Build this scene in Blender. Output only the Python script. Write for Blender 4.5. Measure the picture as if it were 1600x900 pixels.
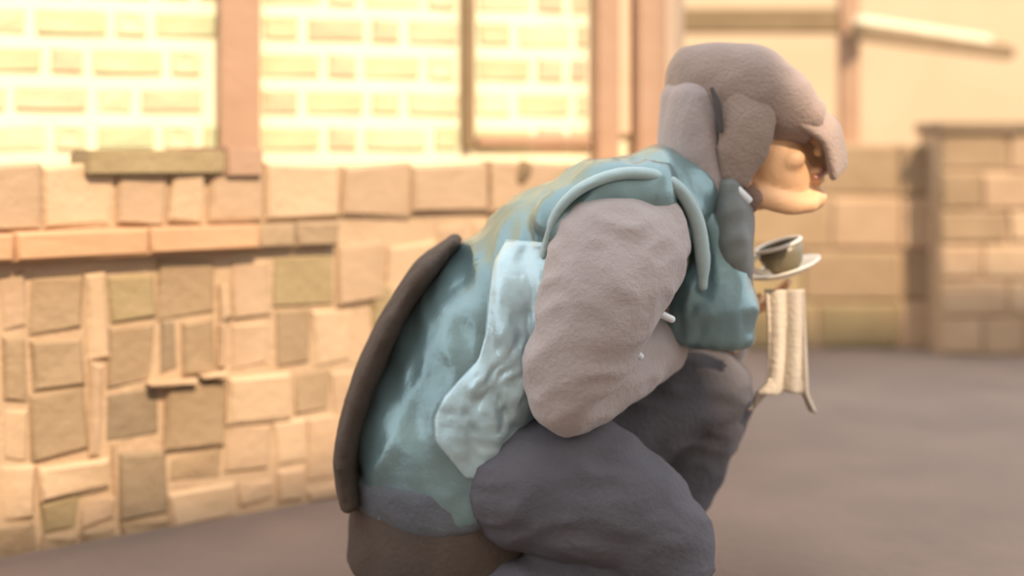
import bpy, bmesh, math, random
from mathutils import Vector, Matrix, noise
random.seed(7)
S = bpy.context.scene
C = S.collection
for o in list(bpy.data.objects): bpy.data.objects.remove(o)

# ------------------------------------------------------------------ camera, sky, sun, exposure
F = 1931.0                 # focal length in pixels of a 1600 px wide frame
HZ = 240.0                 # row of the eye level
CAMZ = 0.835
cd = bpy.data.cameras.new('camera'); cam = bpy.data.objects.new('camera', cd); C.objects.link(cam)
cam.location = (0, 0, CAMZ); cam.rotation_euler = (math.pi/2, 0, 0)
cd.sensor_width = 36; cd.lens = F/1600*36; cd.shift_y = -(450-HZ)/1600
cd.dof.use_dof = True; cd.dof.focus_distance = 1.95; cd.dof.aperture_fstop = 1.2
S.camera = cam
w = bpy.data.worlds.new('world'); S.world = w; w.use_nodes = True
bg = w.node_tree.nodes['Background']; bg.inputs[0].default_value = (0.86, 0.92, 1.0, 1); bg.inputs[1].default_value = 1.25
SUN = Vector((0.55, -1.0, 1.15)).normalized()
sl = bpy.data.lights.new('sun', 'SUN'); sl.energy = 3.8; sl.color = (1.0, 0.80, 0.58); sl.angle = math.radians(0.8)
so = bpy.data.objects.new('sun', sl); C.objects.link(so); so.location = SUN*9
so.rotation_euler = SUN.to_track_quat('Z', 'Y').to_euler()
vs = S.view_settings
vs.view_transform = 'Standard'; vs.look = 'None'; vs.gamma = 1; vs.exposure = 0.75; vs.use_curve_mapping = False

# ------------------------------------------------------------------ helpers
def P(px, py, Y):           # a pixel of the photograph at a real distance Y
    return Vector(((px-800)/F*Y, Y, CAMZ-(py-HZ)/F*Y))

def mat(name, c1, c2=None, scale=6.0, rough=0.85, bump=0.0, bscale=40.0, metal=0.0, rnd=0.0, spec=0.5, sheen=0.0, coat=0.0, trans=0.0):
    m = bpy.data.materials.new(name); m.use_nodes = True
    nt = m.node_tree; b = nt.nodes['Principled BSDF']
    b.inputs['Roughness'].default_value = rough; b.inputs['Metallic'].default_value = metal
    b.inputs['Specular IOR Level'].default_value = spec
    b.inputs['Sheen Weight'].default_value = sheen; b.inputs['Coat Weight'].default_value = coat
    b.inputs['Coat Roughness'].default_value = 0.25
    if trans:
        b.inputs['Subsurface Weight'].default_value = trans; b.inputs['Subsurface Radius'].default_value = (0.02, 0.01, 0.006)
    tc = nt.nodes.new('ShaderNodeTexCoord')
    n = nt.nodes.new('ShaderNodeTexNoise'); n.inputs['Scale'].default_value = scale; n.inputs['Detail'].default_value = 5
    nt.links.new(tc.outputs['Object'], n.inputs['Vector'])
    r = nt.nodes.new('ShaderNodeValToRGB')
    c2 = c2 or tuple(x*0.8 for x in c1)
    r.color_ramp.elements[0].position = 0.32; r.color_ramp.elements[0].color = (*c2, 1)
    r.color_ramp.elements[1].position = 0.68; r.color_ramp.elements[1].color = (*c1, 1)
    nt.links.new(n.outputs['Fac'], r.inputs['Fac'])
    out = r.outputs['Color']
    if rnd:
        oi = nt.nodes.new('ShaderNodeObjectInfo'); h = nt.nodes.new('ShaderNodeHueSaturation')
        mr = nt.nodes.new('ShaderNodeMapRange'); mr.inputs['To Min'].default_value = 1-rnd; mr.inputs['To Max'].default_value = 1+rnd
        nt.links.new(oi.outputs['Random'], mr.inputs['Value']); nt.links.new(mr.outputs['Result'], h.inputs['Value'])
        nt.links.new(out, h.inputs['Color']); out = h.outputs['Color']
    nt.links.new(out, b.inputs['Base Color'])
    if bump:
        n2 = nt.nodes.new('ShaderNodeTexNoise'); n2.inputs['Scale'].default_value = bscale; n2.inputs['Detail'].default_value = 6
        nt.links.new(tc.outputs['Object'], n2.inputs['Vector'])
        bp = nt.nodes.new('ShaderNodeBump'); bp.inputs['Strength'].default_value = bump; bp.inputs['Distance'].default_value = 0.01
        nt.links.new(n2.outputs['Fac'], bp.inputs['Height']); nt.links.new(bp.outputs['Normal'], b.inputs['Normal'])
    return m

def link(name, me, m, parent=None, base=Vector((0, 0, 0)), smooth=False):
    """me: bmesh or mesh in world coordinates; stored relative to base"""
    if isinstance(me, bmesh.types.BMesh):
        bm = me; bmesh.ops.recalc_face_normals(bm, faces=bm.faces)
        me = bpy.data.meshes.new(name); bm.to_mesh(me); bm.free()
    me.name = name
    me.transform(Matrix.Translation(-Vector(base)))
    me.materials.clear(); me.materials.append(m)
    me.polygons.foreach_set('use_smooth', [smooth]*len(me.polygons))
    o = bpy.data.objects.new(name, me); C.objects.link(o)
    if parent: o.parent = parent
    else: o.location = base
    return o

def tag(o, label=None, cat=None, group=None, kind=None):
    if label: o['label'] = label
    if cat: o['category'] = cat
    if group: o['group'] = group
    if kind: o['kind'] = kind
    return o

def empty(name, base):
    o = bpy.data.objects.new(name, None); C.objects.link(o); o.location = base; o.empty_display_size = 0.1
    return o

def hull8(bm, q):           # eight corners: four of the bottom ring then four of the top ring
    v = [bm.verts.new(p) for p in q]
    for f in ((0, 1, 2, 3), (4, 5, 6, 7), (0, 1, 5, 4), (1, 2, 6, 5), (2, 3, 7, 6), (3, 0, 4, 7)):
        bm.faces.new([v[i] for i in f])

def frame_box(bm, O, e, n, u0, u1, z0, z1, d0, d1):
    """box on an upright plane: u along e, z up, depth d along normal n"""
    def p(u, z, d): return O + e*u + n*d + Vector((0, 0, z))
    hull8(bm, [p(u0, z0, d0), p(u1, z0, d0), p(u1, z0, d1), p(u0, z0, d1), p(u0, z1, d0), p(u1, z1, d0), p(u1, z1, d1), p(u0, z1, d1)])

def stone_bm(O, e, n, u0, u1, z0, z1, d, jit=0.006, bev=0.012):
    """a dressed stone: back ring, shoulder ring, inset front ring, with uneven corners"""
    bm = bmesh.new()
    R = lambda s: random.uniform(-s, s)
    cs = [(u0, z0), (u1, z0), (u1, z1), (u0, z1)]
    cs = [(a+R(jit), b+R(jit)) for a, b in cs]
    cu = sum(c[0] for c in cs)/4; cz = sum(c[1] for c in cs)/4
    bev = min(bev, 0.3*abs(u1-u0), 0.3*abs(z1-z0))
    pt = lambda u, z, dd: O + e*u + n*dd + Vector((0, 0, z))
    sg = lambda a: 1 if a > 0 else -1
    ring0 = [bm.verts.new(pt(a, b, -0.04)) for a, b in cs]
    ring1 = [bm.verts.new(pt(a, b, d-bev*0.8)) for a, b in cs]
    ring2 = [bm.verts.new(pt(a-sg(a-cu)*bev, b-sg(b-cz)*bev, d+R(0.004))) for a, b in cs]
    c = bm.verts.new(pt(cu+R(0.01), cz+R(0.01), d+R(0.002)))
    for r0, r1 in ((ring0, ring1), (ring1, ring2)):
        for i in range(4): bm.faces.new((r0[i], r0[(i+1) % 4], r1[(i+1) % 4], r1[i]))
    for i in range(4): bm.faces.new((ring2[i], ring2[(i+1) % 4], c))
    bm.faces.new(ring0)
    return bm

def tube(bm, pts, side=Vector((0, 1, 0)), n=20, cap=0.6):
    """tapering elliptic tube: pts = [(centre, radius across, radius in depth)]"""
    cs = [p[0] for p in pts]
    rings = []
    def ring(c, T, ra, rb):
        T = T.normalized()
        b = (side - T*side.dot(T))
        if b.length < 1e-3: b = Vector((1, 0, 0)) - T*T.x
        b.normalize(); a = T.cross(b)
        rings.append([bm.verts.new(c + a*math.cos(t)*ra + b*math.sin(t)*rb) for t in [2*math.pi*i/n for i in range(n)]])
    N = len(pts)
    tan = [(cs[min(i+1, N-1)]-cs[max(i-1, 0)]) for i in range(N)]
    c, ra, rb = pts[0]; rm = min(ra, rb)*cap
    for k in (0.92, 0.7, 0.38):
        ring(c - tan[0].normalized()*rm*k, tan[0], ra*math.sqrt(1-k*k), rb*math.sqrt(1-k*k))
    sub = 4
    for i in range(N):
        ring(cs[i], tan[i], pts[i][1], pts[i][2])
        if i < N-1:          # smooth in-between rings
            for s in range(1, sub):
                t = s/sub; h = lambda p0, p1, m0, m1: p0*(2*t**3-3*t*t+1)+m0*(t**3-2*t*t+t)+p1*(-2*t**3+3*t*t)+m1*(t**3-t*t)
                L = (cs[i+1]-cs[i]).length
                m0 = tan[i].normalized()*L; m1 = tan[i+1].normalized()*L
                cc = h(cs[i], cs[i+1], m0, m1); ss = t*t*(3-2*t)
                ring(cc, tan[i].lerp(tan[i+1], t), pts[i][1]*(1-ss)+pts[i+1][1]*ss, pts[i][2]*(1-ss)+pts[i+1][2]*ss)
    c, ra, rb = pts[-1]; rm = min(ra, rb)*cap
    for k in (0.38, 0.7, 0.92):
        ring(c + tan[-1].normalized()*rm*k, tan[-1], ra*math.sqrt(1-k*k), rb*math.sqrt(1-k*k))
    for r0, r1 in zip(rings, rings[1:]):
        for i in range(n): bm.faces.new((r0[i], r0[(i+1) % n], r1[(i+1) % n], r1[i]))
    bm.faces.new(rings[0]); bm.faces.new(rings[-1])

def ball(bm, c, r, M=None, seg=16):
    r = Vector(r) if not isinstance(r, (int, float)) else Vector((r, r, r))
    mtx = Matrix.Translation(c) @ (M.to_4x4() if M else Matrix.Identity(4)) @ Matrix.Diagonal((*r, 1))
    bmesh.ops.create_uvsphere(bm, u_segments=seg, v_segments=seg//2+2, radius=1, matrix=mtx)

def fuse(bm, voxel, smooth=4, wrinkle=0.0, wscale=9.0, stretch=(1, 1, 1)):
    """join overlapping tubes into one continuous skin"""
    bmesh.ops.recalc_face_normals(bm, faces=bm.faces)
    me = bpy.data.meshes.new('t'); bm.to_mesh(me); bm.free()
    o = bpy.data.objects.new('t', me); C.objects.link(o)
    r = o.modifiers.new('r', 'REMESH'); r.mode = 'VOXEL'; r.voxel_size = voxel
    s = o.modifiers.new('s', 'SMOOTH'); s.iterations = smooth; s.factor = 0.5
    dg = bpy.context.evaluated_depsgraph_get(); dg.update()
    out = bpy.data.meshes.new_from_object(o.evaluated_get(dg))
    bpy.data.objects.remove(o); bpy.data.meshes.remove(me)
    if wrinkle:
        st = Vector(stretch)
        nn = [v.normal.copy() for v in out.vertices]
        for v, nv in zip(out.vertices, nn):
            q = Vector((v.co.x*st.x, v.co.y*st.y, v.co.z*st.z))*wscale
            a = noise.noise(q); b = 1-abs(noise.noise(q*1.7+Vector((3, 1, 7))))*2
            v.co += nv*wrinkle*(0.6*a + 0.5*b)
    return out

# ------------------------------------------------------------------ materials
M = {}
M['earth'] = mat('packed_earth', (0.255, 0.178, 0.134), (0.205, 0.145, 0.112), 3.0, 0.95, 0.5, 30)
M['mortar_tan'] = mat('sandy_mortar', (0.5, 0.345, 0.21), (0.45, 0.3, 0.18), 9, 0.95, 0.5, 60)
M['stone_tan'] = mat('tan_stone', (0.35, 0.24, 0.14), (0.3, 0.2, 0.11), 7, 0.9, 0.5, 40, rnd=0.08)
M['stone_olive'] = mat('olive_stone', (0.34, 0.25, 0.13), (0.29, 0.21, 0.105), 7, 0.9, 0.5, 40, rnd=0.06)
M['stone_dark'] = mat('brown_stone', (0.27, 0.19, 0.115), (0.22, 0.155, 0.09), 7, 0.9, 0.5, 40, rnd=0.06)
M['stone_pale'] = mat('pale_peach_stone', (0.53, 0.365, 0.225), (0.47, 0.32, 0.19), 7, 0.9, 0.4, 40, rnd=0.06)
M['stone_peach'] = mat('peach_stone', (0.46, 0.31, 0.19), (0.41, 0.27, 0.16), 7, 0.9, 0.4, 40, rnd=0.06)
M['coping'] = mat('terracotta_coping', (0.49, 0.275, 0.145), (0.44, 0.25, 0.13), 5, 0.85, 0.3, 40, rnd=0.04)
M['mortar_cream'] = mat('cream_mortar', (0.87, 0.78, 0.54), (0.83, 0.73, 0.5), 9, 0.95, 0.3, 60)
M['brick_cream'] = mat('cream_brick', (0.73, 0.61, 0.38), (0.67, 0.55, 0.33), 12, 0.9, 0.4, 70, rnd=0.06)
M['brick_olive'] = mat('olive_yellow_brick', (0.55, 0.54, 0.32), (0.48, 0.48, 0.27), 12, 0.9, 0.4, 70, rnd=0.06)
M['brick_tan'] = mat('tan_brick', (0.62, 0.49, 0.31), (0.56, 0.43, 0.26), 12, 0.9, 0.4, 70, rnd=0.06)
M['brick_pink'] = mat('pink_brick', (0.64, 0.43, 0.29), (0.58, 0.38, 0.25), 12, 0.9, 0.4, 70, rnd=0.06)
M['timber'] = mat('brown_timber', (0.40, 0.245, 0.155), (0.36, 0.215, 0.13), 8, 0.8, 0.3, 50)
M['timber_dark'] = mat('dark_timber', (0.23, 0.155, 0.08), (0.19, 0.125, 0.06), 8, 0.8, 0.3, 50)
M['timber_pale'] = mat('pale_painted_board', (0.70, 0.50, 0.34), (0.65, 0.46, 0.30), 8, 0.8, 0.2, 50)
M['board_lit'] = mat('sunlit_board_tone', (0.85, 0.76, 0.55), (0.80, 0.70, 0.48), 8, 0.8, 0.2, 50)
M['plaster'] = mat('cream_plaster', (0.56, 0.415, 0.265), (0.51, 0.37, 0.23), 1.6, 0.95, 0.2, 25)
M['render'] = mat('added_wall_render', (0.6, 0.55, 0.48), None, 2, 0.95)
M['skin'] = mat('skin', (0.75, 0.44, 0.235), (0.7, 0.4, 0.205), 14, 0.55, 0.1, 120)
M['taupe'] = mat('taupe_fleece', (0.42, 0.345, 0.315), (0.37, 0.3, 0.275), 9, 0.95, 0.3, 120, sheen=0.2)
M['hood'] = mat('grey_taupe_fleece', (0.4, 0.315, 0.285), (0.35, 0.275, 0.25), 9, 0.95, 0.3, 120, sheen=0.2)
M['cap'] = mat('brown_wool_cap', (0.34, 0.24, 0.19), (0.29, 0.205, 0.16), 9, 0.95, 0.4, 150, sheen=0.2)
M['crease_tone'] = mat('crease_shade', (0.09, 0.075, 0.07), None, 9, 0.95)
M['vest'] = mat('teal_satin', (0.225, 0.32, 0.315), (0.165, 0.245, 0.25), 7, 0.32, 0.25, 30, metal=0.5, coat=0.3)
M['vest_dark'] = mat('dark_teal_satin', (0.18, 0.185, 0.165), (0.15, 0.155, 0.14), 7, 0.5, 0.25, 30)
M['lit_edge'] = mat('painted_lit_teal', (0.42, 0.52, 0.50), (0.36, 0.46, 0.45), 9, 0.5)
M['panel'] = mat('painted_sheen', (0.5, 0.635, 0.645), (0.4, 0.525, 0.545), 11, 0.3, 0.35, 24, metal=0.3, coat=0.3)  # vest sheen put into a pale base colour
M['lower_band'] = mat('dark_slate', (0.12, 0.122, 0.13), (0.095, 0.097, 0.105), 9, 0.8, 0.3, 90)
M['brown'] = mat('painted_shaded_brown', (0.092, 0.064, 0.047), (0.074, 0.052, 0.039), 9, 0.95, 0.3, 100)
M['trousers'] = mat('charcoal_trousers', (0.115, 0.104, 0.113), (0.09, 0.082, 0.09), 8, 0.9, 0.3, 100)
M['hair'] = mat('reddish_brown_hair', (0.27, 0.16, 0.12), (0.2, 0.115, 0.085), 30, 0.7, 0.5, 180)
M['white'] = mat('white_glaze', (0.85, 0.78, 0.68), (0.8, 0.73, 0.62), 9, 0.3)
M['olive_glaze'] = mat('olive_grey_glaze', (0.20, 0.165, 0.10), (0.16, 0.13, 0.08), 9, 0.35)
M['cloth'] = mat('cream_cotton', (0.6, 0.51, 0.41), (0.56, 0.47, 0.37), 12, 0.9, 0.3, 120)
M['glint'] = mat('painted_glint', (0.8, 0.8, 0.78), None, 9, 0.3)
M['shoe'] = mat('grey_shoe_leather', (0.22, 0.2, 0.2), None, 9, 0.6)
M['eye'] = mat('dark_eye', (0.03, 0.025, 0.02), None, 9, 0.2)
M['lip'] = mat('lip', (0.45, 0.2, 0.14), None, 9, 0.5)

# ------------------------------------------------------------------ ground, and an added wall behind the camera that casts the shade
bm = bmesh.new()
NX = 60; g = {}
for i in range(NX+1):
    for j in range(NX+1):
        x = -6+14*i/NX; y = -3+12*j/NX
        g[i, j] = bm.verts.new((x, y, 0.012*(noise.noise(Vector((x*1.7, y*1.7, 0)))-0.2)))
for i in range(NX):
    for j in range(NX): bm.faces.new((g[i, j], g[i+1, j], g[i+1, j+1], g[i, j+1]))
tag(link('floor', bm, M['earth'], smooth=True), 'shaded brown packed earth ground in front of the walls', kind='structure')

bm = bmesh.new()          # added unseen wall; stepped top shapes the shade, gap lets sun through
shade_edge = [(-7, 6.05), (1.4, 6.08), (3.36, 7.26), (3.36, 6.5), (3.62, 6.5), (3.62, 7.40), (4.35, 7.80), (4.35, 9.62), (12, 9.75)]
a = [bm.verts.new((x, -3, 0)) for x in (12, -7)]; b = [bm.verts.new((x, -3.2, 0)) for x in (12, -7)]
fr = [bm.verts.new((x, -3, z)) for x, z in shade_edge]; bk = [bm.verts.new((x, -3.2, z)) for x, z in shade_edge]
bm.faces.new(fr+a); bm.faces.new(bk+b)
L0 = fr+a; L1 = bk+b
for i in range(len(L0)):
    j = (i+1) % len(L0); bm.faces.new((L0[i], L0[j], L1[j], L1[i]))
tag(link('added_shade_wall', bm, M['render']), 'added unseen wall behind the camera, shaped to cast the shade', kind='structure')

# ------------------------------------------------------------------ low rubble wall on the left
O1 = Vector((-1.06, 2.56, 0)); E1 = Vector((1, 0.72, 0)).normalized(); N1 = Vector((0.72, -1, 0)).normalized()
def uz(px, py):
    k = (px-800)/F
    Y = (O1.y - 0.72*O1.x)/(1-0.72*k); X = k*Y
    return (X-O1.x)*E1.x+(Y-O1.y)*E1.y, CAMZ-(py-HZ)/F*Y
U_END = uz(1105, 300)[0]
bm = bmesh.new(); frame_box(bm, O1, E1, N1, -0.9, U_END, -0.05, 0.80, -0.27, 0.0)
wl = tag(link('wall_left', bm, M['mortar_tan'], base=O1), 'low sunlit rubble wall behind the person', kind='structure')
def stone(u0, u1, z0, z1, d, m, name='stone', jit=0.008, bev=0.009):
    return link(name, stone_bm(O1, E1, N1, u0, u1, z0, z1, d, jit, bev), M[m], wl, O1)
def pst(x0, x1, y0, y1, m, d=None, name='stone'):
    yc = (y0+y1)/2; xc = (x0+x1)/2
    u0 = uz(x0, yc)[0]; u1 = uz(x1, yc)[0]; z1 = uz(xc, y0)[1]; z0 = uz(xc, y1)[1]
    g = 0.002
    stone(u0+g, u1-g, max(z0, -0.02)+g, z1-g, d if d is not None else random.uniform(0.004, 0.009), m, name)
T, OL, DK, PA, PE = 'stone_tan', 'stone_olive', 'stone_dark', 'stone_pale', 'stone_peach'
for r in [(-60, -4, 420, 520, PE), (-4, 46, 424, 520, PE), (46, 133, 428, 520, T), (133, 166, 426, 560, PA, 0.012), (169, 242, 430, 506, OL),
          (244, 340, 404, 497, T), (342, 356, 440, 500, PA, 0.018), (357, 424, 411, 500, PE), (426, 526, 392, 478, OL),
          (-60, -4, 523, 632, T), (-4, 44, 522, 632, T), (46, 135, 523, 607, T), (166, 240, 508, 604, T), (242, 278, 500, 588, DK), (280, 338, 500, 586, T),
          (340, 354, 503, 575, PE, 0.016), (356, 424, 502, 577, PE), (426, 484, 480, 575, T), (486, 548, 480, 571, PA),
          (44, 136, 610, 716, T), (138, 163, 562, 716, PE, 0.012), (-60, -4, 634, 722, PA), (-4, 42, 634, 722, PA),
          (165, 254, 608, 684, DK), (256, 346, 598, 700, T, 0.014), (349, 456, 580, 657, PA, 0.016), (458, 515, 577, 644, T),
          (517, 572, 573, 660, PE), (348, 424, 660, 742, PE), (427, 478, 650, 728, PA), (480, 540, 648, 752, PE),
          (-60, -2, 725, 820, PA), (0, 58, 726, 815, PA), (60, 174, 720, 774, PA, 0.016), (176, 184, 690, 770, PE), (60, 120, 777, 830, OL), (122, 182, 777, 822, PE),
          (186, 260, 704, 806, DK), (263, 346, 703, 754, T), (264, 370, 757, 818, PA), (372, 424, 745, 790, PE), (426, 478, 732, 782, PE), (480, 540, 755, 780, PE),
          (-60, 58, 818, 900, T), (60, 120, 832, 880, T), (122, 182, 826, 860, T), (185, 262, 810, 850, T), (528, 600, 380, 476, PE, 0.014), (602, 680, 378, 470, PA, 0.014)]:
    pst(*r)
# thin ledge stones above the dark ones, top light put into their pale tone
pst(228, 300, 589, 600, PA, 0.035); pst(302, 350, 578, 592, PA, 0.035)
# the wall outside the listed stretch: coursed rubble
def rubble(u0, u1, zs):
    for z0, z1 in zip(zs, zs[1:]):
        u = u0
        while u < u1-0.03:
            l = min(random.uniform(0.09, 0.2), u1-u)
            if u1-u-l < 0.05: l = u1-u
            stone(u+0.004, u+l-0.004, z0+0.004, z1-0.004, random.uniform(0.006, 0.013), random.choice([T, PE, OL, PA, T])); u += l
rubble(-0.9, uz(-62, 600)[0], [0, 0.13, 0.25, 0.4, 0.5, 0.60])
uR = uz(682, 430)[0]
rubble(uR, U_END, [0, 0.14, 0.27, 0.40, 0.53, 0.655])
rubble(uz(576, 620)[0], uR, [0, 0.14, 0.27, 0.40, 0.51])
# terracotta coping course, laid in lengths
cu = [-0.9, -0.42, 0.02, 0.30, 0.56, uz(455, 370)[0], uz(522, 370)[0]]
for i, (a0, a1) in enumerate(zip(cu, cu[1:])):
    stone(a0+0.001, a1-0.001, 0.612, 0.672, 0.045 if i < 4 else 0.03, 'coping' if i < 4 else T, 'coping', 0.002, 0.008)
# top course of squared blocks
xs = [-300, -170, -60, 66, 180, 262, 322, 412, 530, 640, 760, 880, 990, 1105]
tones = [PE, PA, PE, PA, PE, PA, PE, PA, PE, PE, PE, PE, PE]
for i in range(len(xs)-1):
    a0 = uz(xs[i], 300)[0]; a1 = uz(xs[i+1], 300)[0]
    zt = 0.812 + random.uniform(-0.008, 0.006)
    stone(a0+0.005, a1-0.005, 0.678, zt, random.uniform(0.008, 0.02), tones[i], 'stone', 0.008)
# small dark block on the wall top
q = uz(812, 268); pc = O1+E1*q[0]+N1*0.012+Vector((0, 0, q[1]))
b_ = bmesh.new()
tube(b_, [(pc-Vector((0.012, 0, 0.026)), 0.019, 0.02), (pc+Vector((0.002, 0, 0)), 0.022, 0.022), (pc+Vector((0.010, 0, 0.024)), 0.018, 0.02)], n=12, cap=0.3)
tag(link('wooden_peg', b_, M['timber_dark'], base=pc, smooth=True), 'small dark brown peg fixed near the wall top behind the back', 'peg')

# ------------------------------------------------------------------ brick wall behind it
SB = 0.3
OB = Vector((-1.37, 3.3, 0)); EB = Vector((1, SB, 0)).normalized(); NB = Vector((SB, -1, 0)).normalized()
def ub(px):
    k = (px-800)/F; Y = (OB.y-SB*OB.x)/(1-SB*k)
    return (k*Y-OB.x)*EB.x+(Y-OB.y)*EB.y
def yb(px): k = (px-800)/F; return (OB.y-SB*OB.x)/(1-SB*k)
bm = bmesh.new(); frame_box(bm, OB, EB, NB, -1.2, ub(1066), -0.05, 2.4, -0.2, 0)
wb = tag(link('wall_back', bm, M['mortar_cream'], base=OB), 'sunlit pale brick wall with thick cream mortar joints', kind='structure')
P0 = 0.1047; HB = 0.066
bcache = {}
def brick(u, z, l, m, d=0.008):
    key = (round(l, 3), m)
    if key not in bcache:
        b_ = stone_bm(Vector((0, 0, 0)), EB, NB, -l/2, l/2, -HB/2, HB/2, d, 0.003, 0.006)
        o = link('brick', b_, M[m]); C.objects.unlink(o); bcache[key] = o.data; bpy.data.objects.remove(o)
    o = bpy.data.objects.new('brick', bcache[key]); C.objects.link(o)
    o.parent = wb; o.location = EB*u + Vector((0, 0, z))
def field(ua, ub_, pink=0.0, first=0):
    for r in range(-1, 7):
        z = 0.931 + (r-0.5)*P0
        if z > 1.58: continue
        u = ua + (0.0 if (r % 2) else 0.0); k = r % 2
        while u < ub_-0.03:
            l = [0.165, 0.082][k % 2]*random.choice((0.92, 1.0, 1.08)) if u > ua else [0.165, 0.10][k % 2]
            l = round(l*100)/100
            if u+l > ub_: l = round(ub_-u, 2)
            if l < 0.03: break
            t = (u+l/2-ua)/(ub_-ua)
            m = random.choices(['brick_cream', 'brick_olive', 'brick_tan'], (4, 4, 2))[0]
            if pink and t > 0.62: m = random.choice(['brick_pink', 'brick_tan'])
            brick(u+l/2, z, l, m); u += l+0.026; k += 1
field(-0.95, ub(342)-0.005); field(ub(408)+0.005, ub(718)-0.01); field(ub(742)+0.01, ub(922)-0.01, pink=1)

# ------------------------------------------------------------------ timber posts and rails (trim)
tn = [0]
def trim(bm, m, label, bevel=0.006, base=None):
    tn[0] += 1
    bmesh.ops.recalc_face_normals(bm, faces=bm.faces)
    bmesh.ops.bevel(bm, geom=list(bm.edges), offset=bevel, segments=2, affect='EDGES')
    v = sum((x.co for x in bm.verts), Vector())/len(bm.verts)
    v.z = min(x.co.z for x in bm.verts)
    return tag(link('trim_%d' % tn[0], bm, M[m], base=v), label, kind='structure')
def bpost(x0, x1, y1, m, label, d0, d1, top=2.4):
    b_ = bmesh.new(); xc = (x0+x1)/2
    z = CAMZ-(y1-HZ)/F*yb(xc)
    frame_box(b_, OB, EB, NB, ub(x0), ub(x1), z, top, d0, d1); return trim(b_, m, label)
# thick post and sill on the wall's front edge
bpost(341, 405, 262, 'timber', 'broad brown timber post rising behind the low wall', 0, 0.05)
b_ = bmesh.new(); frame_box(b_, O1, E1, N1, uz(130, 260)[0], uz(345, 260)[0], 0.787, 0.842, -0.10, 0.03)
trim(b_, 'stone_olive', 'olive brown stone sill on the low wall left of the broad post')
b_ = bmesh.new(); frame_box(b_, O1, E1, N1, uz(346, 260)[0], uz(404, 260)[0], 0.780, 0.850, -0.27, 0.03)
trim(b_, 'timber', 'brown timber block at the foot of the broad post')
bpost(720, 739, 232, 'timber_dark', 'thin brown post between two brick panels', 0, 0.03)
b_ = bmesh.new(); zc = CAMZ+(HZ-221)/F*yb(830)
frame_box(b_, OB, EB, NB, ub(741), ub(921), zc-0.017, zc+0.017, 0, 0.028)
trim(b_, 'timber', 'brown rail along the foot of the right brick panel')
bpost(924, 960, 300, 'timber', 'brown door post beside the right brick panel', 0, 0.05)
bpost(961, 984, 212, 'timber_pale', 'pale upright strip between two brown door posts', 0, 0.02)
bpost(985, 1030, 300, 'timber', 'brown door post just left of the hooded head', 0, 0.06)
bpost(1031, 1064, 300, 'timber_pale', 'pale board closing the brick wall above the hood', 0, 0.03)

# ------------------------------------------------------------------ far walls on the right
EX = Vector((1, 0, 0)); NX_ = Vector((0, -1, 0))
bm = bmesh.new(); frame_box(bm, Vector((0, 7.0, 0)), EX, NX_, -2.5, 6.0, -0.05, 2.6, -0.2, 0)
tag(link('wall_far', bm, M['plaster'], base=Vector((0, 7.0, 0))), 'sunlit cream plastered wall far behind the cap', kind='structure')
Y2 = 5.29; X2a = -0.5; X2b = (1475-800)/F*Y2
bm = bmesh.new(); frame_box(bm, Vector((0, Y2, 0)), EX, NX_, X2a, 4.2, -0.05, 0.86, -0.3, 0)
wr = tag(link('wall_right', bm, M['mortar_tan'], base=Vector((0, Y2, 0))), 'low tan block wall in front of the face', kind='structure')
zs = [0.0, 0.2, 0.42, 0.65, 0.875]
for r in range(4):
    u = X2a; k = r
    while u < 2.2:
        l = [0.42, 0.30, 0.36][k % 3]
        if r == 0 and k % 3 == 0: m = PE
        else: m = random.choice([T, T, PE, OL])
        b_ = stone_bm(Vector((0, Y2, 0)), EX, NX_, u+0.005, u+l-0.005, zs[r]+0.004, zs[r+1]-0.004, random.uniform(0.01, 0.02), 0.006, 0.014)
        link('block', b_, M[m], wr, Vector((0, Y2, 0))); u += l; k += 1
# broad pillar nearer the camera
Y3 = 5.12; X3 = (1468-800)/F*Y3
pil = tag(empty('stone_pillar', (X3+0.35, Y3+0.15, 0)), 'tall broad tan stone pillar at the right edge of the picture', 'pillar')
bm = bmesh.new(); frame_box(bm, Vector((0, Y3, 0)), EX, NX_, X3+0.01, X3+0.8, -0.03, 0.925, -0.28, 0)
link('core', bm, M['mortar_tan'], pil, pil.location)
zz = [0.0, 0.16, 0.31, 0.46, 0.60, 0.76, 0.925]
for r in range(6):
    u = X3; k = r
    while u < X3+0.79:
        l = min([0.30, 0.18, 0.24][k % 3], X3+0.8-u)
        if u == X3: l = (0.17, 0.28)[r % 2]
        m = PE if random.random() < .5 else T
        if r in (1, 2, 3) and X3+0.1 < u < X3+0.4: m = PA
        b_ = stone_bm(Vector((0, Y3, 0)), EX, NX_, u+0.004, u+l-0.004, zz[r]+0.004, zz[r+1]-0.004, random.uniform(0.01, 0.022), 0.006, 0.012)
        link('block', b_, M[m], pil, pil.location); u += l; k += 1
bm = bmesh.new(); frame_box(bm, Vector((0, Y3, 0)), EX, NX_, X3-0.005, X3+0.83, 0.925, 0.965, -0.3, 0.035)
link('cap_slab', bm, M['stone_dark'], pil, pil.location)['label'] = 'darker brown cap slab'

# open timber frame standing on the right wall
def ybox(x0, x1, y0, y1, Y, th):
    b_ = bmesh.new(); a_ = P(x0, y1, Y); c_ = P(x1, y0, Y)
    frame_box(b_, Vector((0, Y, 0)), EX, NX_, a_.x, c_.x, a_.z, c_.z, -th, 0); return b_
b_ = bmesh.new(); frame_box(b_, Vector((0, 5.45, 0)), EX, NX_, P(1314, 0, 5.45).x, P(1344, 0, 5.45).x, 0.85, 1.72, -0.07, 0)
trim(b_, 'timber', 'thin brown post in front of the cap peak')
trim(ybox(1000, 1312, 13, 51, 5.45, 0.06), 'timber_dark', 'wide brown cross rail above the cap', 0.008)
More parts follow.
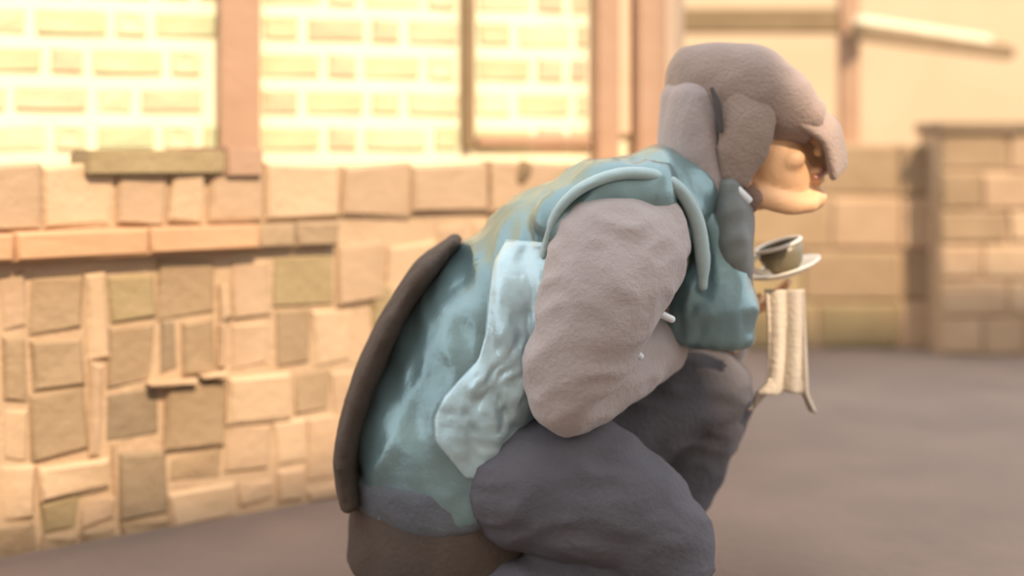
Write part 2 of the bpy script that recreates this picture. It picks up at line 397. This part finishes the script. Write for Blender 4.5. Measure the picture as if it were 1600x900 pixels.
# sloping-away rail: sunlit top and dark underside put into the board colours
def rail(name, z0s, dz, m, parent, d):
    b_ = bmesh.new(); A = Vector((1.50, 5.36, 0)); B = Vector((2.58, 6.46, 0)); e = (B-A).normalized(); n_ = Vector((e.y, -e.x, 0))
    frame_box(b_, A, e, n_, 0, (B-A).length*(0.86 if dz < 0.05 else 1), z0s, z0s+dz, -d, d)
    return link(name, b_, M[m], parent, parent.location)
rl = tag(empty('timber_rail', (1.50, 5.36, 1.36)), 'slanting rail with dark lower edge running right from the thin post', 'rail')
rail('lower_board', 1.330, 0.068, 'timber_dark', rl, 0.028); rail('upper_board', 1.400, 0.034, 'board_lit', rl, 0.018)['label'] = 'pale upper board, sunlit top put into its colour'
b_ = bmesh.new(); ball(b_, Vector((2.58, 6.46, 1.365)), (0.05, 0.05, 0.04), seg=12); link('end_knob', b_, M['timber_dark'], rl, rl.location, True)

# ------------------------------------------------------------------ the person, kneeling on the near knee, far knee raised
YB = 2.27
BASE = Vector(P(900, 240, YB)); BASE.z = 0
px = lambda v, Y=YB: v/F*Y
def tp(lst): return [(P(a, b, Y), r1, r2) for a, b, Y, r1, r2 in lst]
# head frame
u_h = Vector((-0.42, 0, 0.907)).normalized(); yaw = math.radians(10)
f_h = Vector((0.907*math.cos(yaw), -math.sin(yaw), -0.42*math.cos(yaw))); f_h = (f_h-u_h*f_h.dot(u_h)).normalized()
s_h = u_h.cross(f_h)          # to the person's left (away from the camera)
MH = Matrix((f_h, s_h, u_h)).transposed()
HC = P(1166, 240, YB)
def hp(f, s, u): return HC + (f_h*f + s_h*s + u_h*u)*1.15
body = bmesh.new()
ball(body, hp(-0.01, 0, 0.03), (0.098, 0.076, 0.092), MH, 24)          # skull
ball(body, hp(0.03, 0, -0.035), (0.066, 0.064, 0.088), MH, 24)         # face
ball(body, hp(0.062, 0, -0.108), (0.030, 0.028, 0.022), MH)            # chin
for s in (-1, 1):
    tube(body, [(hp(-0.01, s*0.058, -0.06), .02, .014), (hp(0.03, s*0.045, -0.095), .02, .015), (hp(0.062, s*0.018, -0.112), .017, .016)], n=12)   # jaw
    ball(body, hp(0.062, s*0.036, -0.035), (0.026, 0.022, 0.02), MH)   # cheekbones
    ball(body, hp(-0.012, s*0.077, -0.02), (0.017, 0.008, 0.03), MH)   # ears
    ball(body, hp(0.08, s*0.028, 0.022), (0.018, 0.026, 0.010), MH)    # brows
tube(body, [(hp(0.09, 0, 0.008), .010, .010), (hp(0.108, 0, -0.022), .012, .012), (hp(0.118, 0, -0.04), .014, .016)], side=s_h, n=12)  # nose
for s in (-1, 1): ball(body, hp(0.103, s*0.013, -0.042), 0.010, seg=10)
ball(body, hp(0.09, 0, -0.068), (0.012, 0.026, 0.008), MH); ball(body, hp(0.087, 0, -0.083), (0.012, 0.023, 0.009), MH)   # lips
# neck, spine, pelvis
tube(body, [(hp(0.0, 0, -0.05), .052, .055), (P(1115, 290, YB), .055, .058), (P(1065, 320, YB), .07, .09), (P(960, 375, YB), .105, .165),
            (P(850, 460, YB), .115, .155), (P(765, 590, YB), .115, .14), (P(725, 730, YB), .125, .155), (P(735, 800, YB), .10, .14)], n=24)
# near (right) arm, its hand resting on the far thigh
tube(body, tp([(1010, 335, 2.12, .055, .06), (960, 400, 2.04, .05, .05), (915, 520, 2.02, .045, .045), (896, 590, 2.05, .038, .038),
               (960, 570, 2.12, .037, .037), (1046, 522, 2.25, .028, .028)]), n=14)
def hand(c, fwd, up, out, curl, L=1.0):
    """palm and five fingers; fwd along the fingers, up = back of the hand, out = thumb side"""
    fwd, up, out = fwd.normalized(), up.normalized(), out.normalized()
    for k in range(4): 
        o_ = out*(0.028-0.0187*k)
        tube(body, [(c+o_*0.6-fwd*0.045, .014, .013), (c+o_-fwd*0.0, .0125, .012), (c+o_+fwd*0.042, .0105, .0105)], side=out, n=10)
        ln = (0.07, 0.078, 0.073, 0.058)[k]*L; p = c+o_+fwd*0.042; ang = 0.15; pts = [(p, .0092, .0092)]
        for j, fr_ in enumerate((0.44, 0.32, 0.24)):
            ang += curl*(0.9, 1.0, 0.7)[j]
            p = p + (fwd*math.cos(ang)-up*math.sin(ang))*ln*fr_; pts.append((p, .0086-.0007*j, .0086-.0007*j))
        tube(body, pts, side=out, n=10, cap=0.9)
    t0 = c-fwd*0.03+out*0.025
    tube(body, [(t0, .013, .013), (t0+out*0.022+fwd*0.022-up*0.008, .0115, .0115), (t0+out*0.028+fwd*0.05-up*0.02, .0095, .0095), (t0+out*0.022+fwd*0.068-up*0.024, .008, .008)], side=up, n=10, cap=0.9)
hand(P(1085, 508, 2.31), Vector((0.75, 0.45, -0.15)), Vector((0.2, 0, 1)), Vector((-.5, .8, 0.1)), 0.25)
# far (left) arm: elbow beside the raised knee, hand under the saucer
tube(body, tp([(1040, 350, 2.44, .06, .06), (1060, 430, 2.54, .048, .048), (1085, 560, 2.60, .04, .04), (1120, 550, 2.57, .036, .036), (1144, 505, 2.465, .028, .026)]), n=14)
hand(P(1164, 488, 2.44), Vector((0.88, -0.05, 0.42)), Vector((0.42, 0, -0.9)), Vector((-0.1, -1, 0)), 0.10, 0.85)
# legs
tube(body, tp([(800, 752, 2.16, .088, .088), (905, 766, 2.12, .08, .08), (1036, 850, 2.10, .06, .06), (1030, 915, 2.10, .055, .05), (900, 925, 2.11, .05, .05), (760, 925, 2.13, .04, .04), (700, 925, 2.13, .034, .036)]), n=16)
tube(body, tp([(770, 760, 2.37, .10, .10), (950, 690, 2.41, .085, .085), (1105, 622, 2.45, .06, .06), (1085, 700, 2.45, .056, .056), (1045, 800, 2.44, .05, .05), (1010, 890, 2.44, .036, .036)]), n=16)
person = tag(link('person', fuse(body, 0.0055, 3), M['skin'], base=BASE, smooth=True),
    'person in teal vest, grey hood and brown cap kneeling bent over a cup', 'person')
def part(name, bm_or_me, m, parent=person, smooth=True, label=None):
    o = link(name, bm_or_me, M[m], parent, BASE, smooth)
    if label: o['label'] = label
    return o
for s in (-1, 1):
    b_ = bmesh.new(); ball(b_, hp(0.078, s*0.030, 0.002), (0.010, 0.013, 0.009), MH, 12); part('eye', b_, 'eye')
    b_ = bmesh.new(); tube(b_, [(hp(0.092, s*0.012, 0.022), .004, .005), (hp(0.091, s*0.03, 0.028), .005, .005), (hp(0.075, s*0.05, 0.022), .003, .004)], n=8); part('eyebrow', b_, 'hair')
b_ = bmesh.new(); tube(b_, [(hp(0.083, -0.024, -0.076), .004, .004), (hp(0.098, 0, -0.075), .006, .005), (hp(0.083, 0.024, -0.076), .004, .004)], n=8); part('mouth', b_, 'lip')
# hair and sideburn under the cap
b_ = bmesh.new()
for sd in (-1, 1):
    tube(b_, [(hp(-0.055, sd*0.07, 0.03), .045, .016), (hp(-0.045, sd*0.072, -0.02), .040, .018), (hp(-0.015, sd*0.066, -0.072), .026, .014)], side=s_h, n=16)
tube(b_, [(hp(-0.075, 0, 0.03), .04, .065), (hp(-0.08, 0, -0.05), .035, .06)], side=s_h, n=16)
part('hair', fuse(b_, 0.007, 3, 0.004, 40), 'hair')
# cap
b_ = bmesh.new()
tube(b_, tp([(1075, 150, YB, .090, .085), (1120, 146, YB, .092, .10), (1172, 152, YB, .095, .108), (1222, 172, YB, .075, .106), (1258, 192, YB, .050, .095)]), n=28, cap=0.45)
cap = part('cap', fuse(b_, 0.008, 5, 0.004, 12), 'cap')
b_ = bmesh.new()                     # downturned peak
rows = []
for i in range(11):
    t = i/10
    c = P(1232, 128, YB).lerp(P(1312, 190, YB), min(1, t/0.62)) if t < 0.62 else P(1312, 190, YB).lerp(P(1326, 258, YB), (t-0.62)/0.38)
    row = []
    for j in range(15):
        a = (j/14-0.5)*2
        wdt = 0.105*math.sqrt(max(0.0, 1-(t*0.85)**2.6))
        row.append(b_.verts.new(c + Vector((0, a*wdt, 0)) + Vector((-0.75, 0, -0.62))*(a*a)*0.072*(1-0.25*t)))
    rows.append(row)
for r0, r1 in zip(rows, rows[1:]):
    for j in range(14): b_.faces.new((r0[j], r0[j+1], r1[j+1], r1[j]))
pk = part('peak', b_, 'cap', cap); sm = pk.modifiers.new('s', 'SOLIDIFY'); sm.thickness = 0.016
sm = pk.modifiers.new('b', 'SUBSURF'); sm.levels = 1; sm.render_levels = 2
b_ = bmesh.new(); tube(b_, tp([(1170, 128, 2.195, .050, .018), (1168, 185, 2.174, .050, .018), (1160, 235, 2.172, .046, .016), (1148, 286, 2.178, .026, .012)]), n=20, cap=0.5)
part('ear_flap', fuse(b_, 0.006, 4, 0.003, 14), 'cap', cap)
# hood of the sweatshirt gathered round the back of the head
b_ = bmesh.new()
tube(b_, tp([(1100, 330, YB, .065, .10), (1084, 265, YB, .064, .11), (1078, 200, YB, .056, .112), (1076, 150, YB, .050, .102), (1080, 125, YB, .035, .07)]), n=28, cap=0.5)
hood = part('hood', fuse(b_, 0.009, 5, 0.006, 11, (1, 1, .5)), 'hood')
b_ = bmesh.new(); tube(b_, tp([(1112, 138, 2.163, .004, .005), (1122, 165, 2.158, .007, .005), (1126, 205, 2.160, .005, .005)]), n=10); part('hood_crease_shade', b_, 'crease_tone', hood, label='dark strip standing in for shade in the hood crease')  # dark tube stands in for shade in the fold
b_ = bmesh.new(); tube(b_, tp([(1140, 286, 2.17, .006, .006), (1155, 299, 2.165, .008, .007), (1170, 314, 2.17, .008, .007)]), n=10); part('collar_glint', b_, 'glint', hood, label='short pale streak painted for the collar highlight')  # pale tube stands in for the collar edge highlight

# vest
b_ = bmesh.new()
tube(b_, tp([(1098, 275, YB, .062, .10), (1050, 300, YB, .088, .165), (960, 350, YB, .125, .215), (850, 440, YB, .152, .205), (755, 570, YB, .172, .185),
             (712, 690, YB, .182, .195), (715, 775, YB, .168, .195)]), n=32, cap=0.12)
for Y in (2.09, 2.45): tube(b_, tp([(1030, 300, Y, .05, .05), (960, 300, Y, .06, .06), (880, 370, Y, .07, .06)]), n=16)
vest = part('vest', fuse(b_, 0.010, 5, 0.018, 8, (1.3, .7, .7)), 'vest')
# hanging front of the vest and its standing collar
b_ = bmesh.new()
tube(b_, tp([(1090, 340, 2.23, .04, .07), (1118, 400, 2.22, .045, .06), (1114, 475, 2.19, .078, .055), (1112, 535, 2.19, .080, .05)]), n=24, cap=0.15)
part('front_panel', fuse(b_, 0.008, 4, 0.012, 14, (1.4, 1, .6)), 'vest', vest)
b_ = bmesh.new()
tube(b_, tp([(1130, 290, 2.24, .03, .085), (1136, 345, 2.23, .044, .085), (1140, 400, 2.22, .040, .075), (1158, 450, 2.23, .022, .05)]), n=24, cap=0.3)
part('collar', fuse(b_, 0.008, 4, 0.008, 12), 'vest_dark', vest, label='dark grey-green standing collar')
# pale patch laid on the vest surface, its sheen put into colour
from mathutils.bvhtree import BVHTree
bvh = BVHTree.FromPolygons([v.co for v in vest.data.vertices], [p.vertices for p in vest.data.polygons])
def onvest(x, y, off):
    q = P(x, y, YB) - Vector(BASE)
    hit = bvh.ray_cast(Vector((q.x, -1.5, q.z)), Vector((0, 1, 0)))
    if hit[0] is None: 
        h2 = bvh.find_nearest(Vector((q.x, 0, q.z))+Vector((0, YB-0.05-BASE.y, 0))); return h2[0]+h2[1]*off
    return hit[0]+hit[1]*off
def vest_patch(name, m, outline, label, off=0.004, nu=16, nv=26, fold=0.0):
    """outline: rows of (y, x_left, x_right) from top to bottom"""
    b_ = bmesh.new(); rows = []
    for i in range(nv+1):
        t = i/nv*(len(outline)-1); k = min(int(t), len(outline)-2); f = t-k
        r = [outline[k][a]*(1-f)+outline[k+1][a]*f for a in range(3)]
        row = []
        for j in range(nu+1):
            s_ = j/nu; x = r[1]+(r[2]-r[1])*s_
            ed = min(1.0, 4*min(s_, 1-s_, i/nv, 1-i/nv))
            o_ = off*ed + fold*ed*(noise.noise(Vector((x*0.030, r[0]*0.018, 2.0)))*0.7 + 0.55*(0.5-abs(noise.noise(Vector((x*0.05+r[0]*0.02, r[0]*0.045, 5.0)))*1.6)))
            row.append(b_.verts.new(onvest(x, r[0], o_)+Vector(BASE)))
        rows.append(row)
    for r0, r1 in zip(rows, rows[1:]):
        for j in range(nu): b_.faces.new((r0[j], r0[j+1], r1[j+1], r1[j]))
    o = part(name, b_, m, vest, label=label)
    md = o.modifiers.new('s', 'SOLIDIFY'); md.thickness = 0.003; md.offset = 0
    return o
vest_patch('sheen_patch', 'panel', [(366, 792, 880), (400, 772, 880), (450, 766, 875), (500, 762, 865), (535, 752, 855), (560, 728, 850), (590, 700, 845), (620, 688, 838), (650, 690, 834), (680, 716, 830), (705, 735, 826)], 'pale aqua patch painted for the sheen on the vest', 0.012, nu=30, nv=44, fold=0.016)
b_ = bmesh.new()                     # darker band round the vest's lower edge
tube(b_, tp([(708, 726, YB, .182, .199), (708, 752, YB, .181, .201), (712, 785, YB, .170, .195)]), n=40, cap=0.08)
part('lower_band', fuse(b_, 0.009, 4, 0.010, 9), 'lower_band', vest, label='darker slate band round the vest bottom')
# vest's shaded back rim, put into dark brown colour
b_ = bmesh.new()
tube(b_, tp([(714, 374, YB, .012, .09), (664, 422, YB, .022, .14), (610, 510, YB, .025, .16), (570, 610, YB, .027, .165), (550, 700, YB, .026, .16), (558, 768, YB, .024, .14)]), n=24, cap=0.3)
part('shaded_rim', fuse(b_, 0.008, 4, 0.004, 12), 'brown', vest, label='dark brown strip painted for the shaded back rim')
# lit edge of the vest armhole, its light put into a paler tube
b_ = bmesh.new()
tube(b_, tp([(848, 400, 2.07, .007, .012), (870, 332, 2.04, .009, .014), (915, 290, 2.03, .010, .016), (985, 270, 2.04, .011, .016), (1050, 286, 2.07, .012, .016), (1085, 335, 2.10, .014, .016), (1098, 400, 2.12, .014, .014), (1098, 450, 2.13, .009, .01)]), n=14)
part('lit_armhole_edge', fuse(b_, 0.005, 3), 'lit_edge', vest)
for a0, a1 in (((1022, 486), (1050, 499)), ((984, 543), (1001, 557))):  # small pale tubes stand in for soft highlights
    b_ = bmesh.new(); tube(b_, tp([(*a0, 2.045, .007, .006), (*a1, 2.05, .006, .006)]), n=10, cap=0.9); part('glint', b_, 'glint', vest, label='small pale mark painted for a highlight')
# sleeves
b_ = bmesh.new()
tube(b_, tp([(1010, 345, 2.12, .090, .07), (972, 390, 2.06, .112, .085), (932, 480, 2.03, .098, .085), (902, 560, 2.03, .082, .076), (888, 622, 2.05, .058, .060),
             (955, 580, 2.11, .064, .062), (1040, 530, 2.23, .054, .050)]), n=24, cap=0.4)
sleeve = part('sleeve', fuse(b_, 0.008, 4, 0.011, 10, (0.8, .8, 1.3)), 'taupe')
b_ = bmesh.new()
tube(b_, tp([(1030, 350, 2.44, .085, .075), (1058, 430, 2.55, .07, .07), (1088, 560, 2.61, .062, .06), (1122, 550, 2.58, .055, .055), (1138, 506, 2.47, .042, .04)]), n=20, cap=0.3)
part('sleeve', fuse(b_, 0.010, 4, 0.006, 9), 'taupe')
# long brown shirt tail below the vest
b_ = bmesh.new()
tube(b_, tp([(716, 740, YB, .150, .18), (705, 800, YB, .182, .195), (700, 880, YB, .185, .195)]), n=28, cap=0.1)
part('shirt_tail', fuse(b_, 0.011, 4, 0.008, 9), 'brown', label='dark brown shirt tail')
# trousers
b_ = bmesh.new()
tube(b_, tp([(800, 752, 2.15, .110, .11), (905, 762, 2.11, .125, .108), (1035, 846, 2.10, .088, .086), (1025, 912, 2.10, .062, .065), (900, 922, 2.11, .06, .065), (760, 922, 2.13, .05, .05)]), n=24, cap=0.7)
tube(b_, tp([(780, 760, 2.37, .12, .115), (950, 680, 2.40, .105, .105), (1118, 618, 2.44, .084, .086), (1085, 700, 2.45, .072, .07), (1050, 790, 2.44, .066, .064), (1014, 870, 2.44, .055, .052)]), n=24, cap=0.7)
part('trousers', fuse(b_, 0.008, 4, 0.011, 11, (0.7, .7, 1.4)), 'trousers')
# shoes
b_ = bmesh.new(); tube(b_, tp([(1000, 900, 2.44, .036, .036), (1030, 905, 2.44, .034, .038), (1080, 914, 2.44, .026, .04), (1130, 922, 2.44, .018, .03)]), n=16, cap=0.8); part('shoe', fuse(b_, 0.006, 3), 'shoe')
b_ = bmesh.new(); tube(b_, tp([(720, 920, 2.13, .036, .036), (660, 930, 2.13, .03, .038), (610, 940, 2.13, .022, .04)]), n=16, cap=0.8); part('shoe', fuse(b_, 0.006, 3), 'shoe')

# ------------------------------------------------------------------ saucer, cup and cloth
def lathe(prof, c, ax, n=40):
    b_ = bmesh.new(); q_ = ax.normalized().to_track_quat('Z', 'Y')
    rings = [[b_.verts.new(c+q_ @ Vector((r*math.cos(t), r*math.sin(t), z))) for t in [2*math.pi*i/n for i in range(n)]] for r, z in prof]
    for r0, r1 in zip(rings, rings[1:]):
        for i in range(n): b_.faces.new((r0[i], r0[(i+1) % n], r1[(i+1) % n], r1[i]))
    b_.faces.new(rings[0]); b_.faces.new(rings[-1]); return b_
YC = 2.39
ax = Vector((-0.34, -0.03, 1)).normalized()
sc = P(1230, 426, YC)
tag(link('saucer', lathe([(0.022, -0.005), (0.026, -0.005), (0.052, 0.002), (0.069, 0.009), (0.070, 0.013), (0.067, 0.014), (0.048, 0.006), (0.02, 0.001), (0.001, 0.001)][:], sc, ax), M['white'], base=sc, smooth=True),
    'white saucer held tilted under the chin', 'saucer')
cc = sc+ax*0.002
cup = tag(link('teacup', lathe([(0.020, 0), (0.024, 0.001), (0.036, 0.014), (0.043, 0.034), (0.046, 0.052), (0.0425, 0.052), (0.039, 0.034), (0.028, 0.014), (0.001, 0.008)], cc, ax), M['olive_glaze'], base=cc, smooth=True),
    'dark olive-grey teacup on the white saucer below the mouth', 'cup')
def cpart(name, b_, m, label): o = link(name, b_, M[m], cup, cc, True); o['label'] = label
rq = ax.to_track_quat('Z', 'Y')
b_ = bmesh.new()
N = 36; rr = [[b_.verts.new(cc+rq @ Vector(((0.0445+0.004*math.cos(p))*math.cos(t), (0.0445+0.004*math.cos(p))*math.sin(t), 0.055+0.0035*math.sin(p)))) for p in [2*math.pi*k/8 for k in range(8)]] for t in [2*math.pi*i/N for i in range(N)]]
for i in range(N):
    for k in range(8): b_.faces.new((rr[i][k], rr[(i+1) % N][k], rr[(i+1) % N][(k+1) % 8], rr[i][(k+1) % 8]))
cpart('rim', b_, 'white', 'rim whitened for its highlights')  # white ring carries the rim's highlights in its colour
hx = rq @ Vector((1, 0, 0)); hx = Vector((-1, -0.25, 0)); hx = (hx-ax*hx.dot(ax)).normalized()
b_ = bmesh.new(); tube(b_, [(cc+hx*r+ax*z, .006, .006) for r, z in ((.040, .05), (.058, .046), (.066, .034), (.058, .020), (.036, .014))], n=12); cpart('handle', b_, 'white', 'pale handle')
# cloth hanging from the hand below the saucer
b_ = bmesh.new(); rows = []
NI, NJ = 34, 22
for i in range(NI+1):
    t = i/NI; row = []
    for j in range(NJ+1):
        s = j/NJ
        xl = 1194 + 6*math.sin(t*3) - (26*max(0, t-0.85)/0.15*(1 if s < 0.2 else 0))
        xr = 1258 + 6*t + (12*max(0, t-0.85)/0.15*(1 if s > 0.8 else 0))
        yb_ = 622 + (22 if (s < 0.13 or s > 0.87) else 0) - 10*math.sin(s*math.pi)
        x = xl+(xr-xl)*s; y = 452+(yb_-452)*t
        p = P(x, y, 2.36); p.y += 0.008*math.sin(s*15+t*1.5)*(0.5+0.5*t)
        row.append(b_.verts.new(p))
    rows.append(row)
for r0, r1 in zip(rows, rows[1:]):
    for j in range(NJ): b_.faces.new((r0[j], r0[j+1], r1[j+1], r1[j]))
cl = tag(link('cloth', b_, M['cloth'], base=P(1226, 448, 2.36), smooth=True), 'cream cloth with ragged end hanging below the saucer', 'cloth')
sm = cl.modifiers.new('s', 'SOLIDIFY'); sm.thickness = 0.006
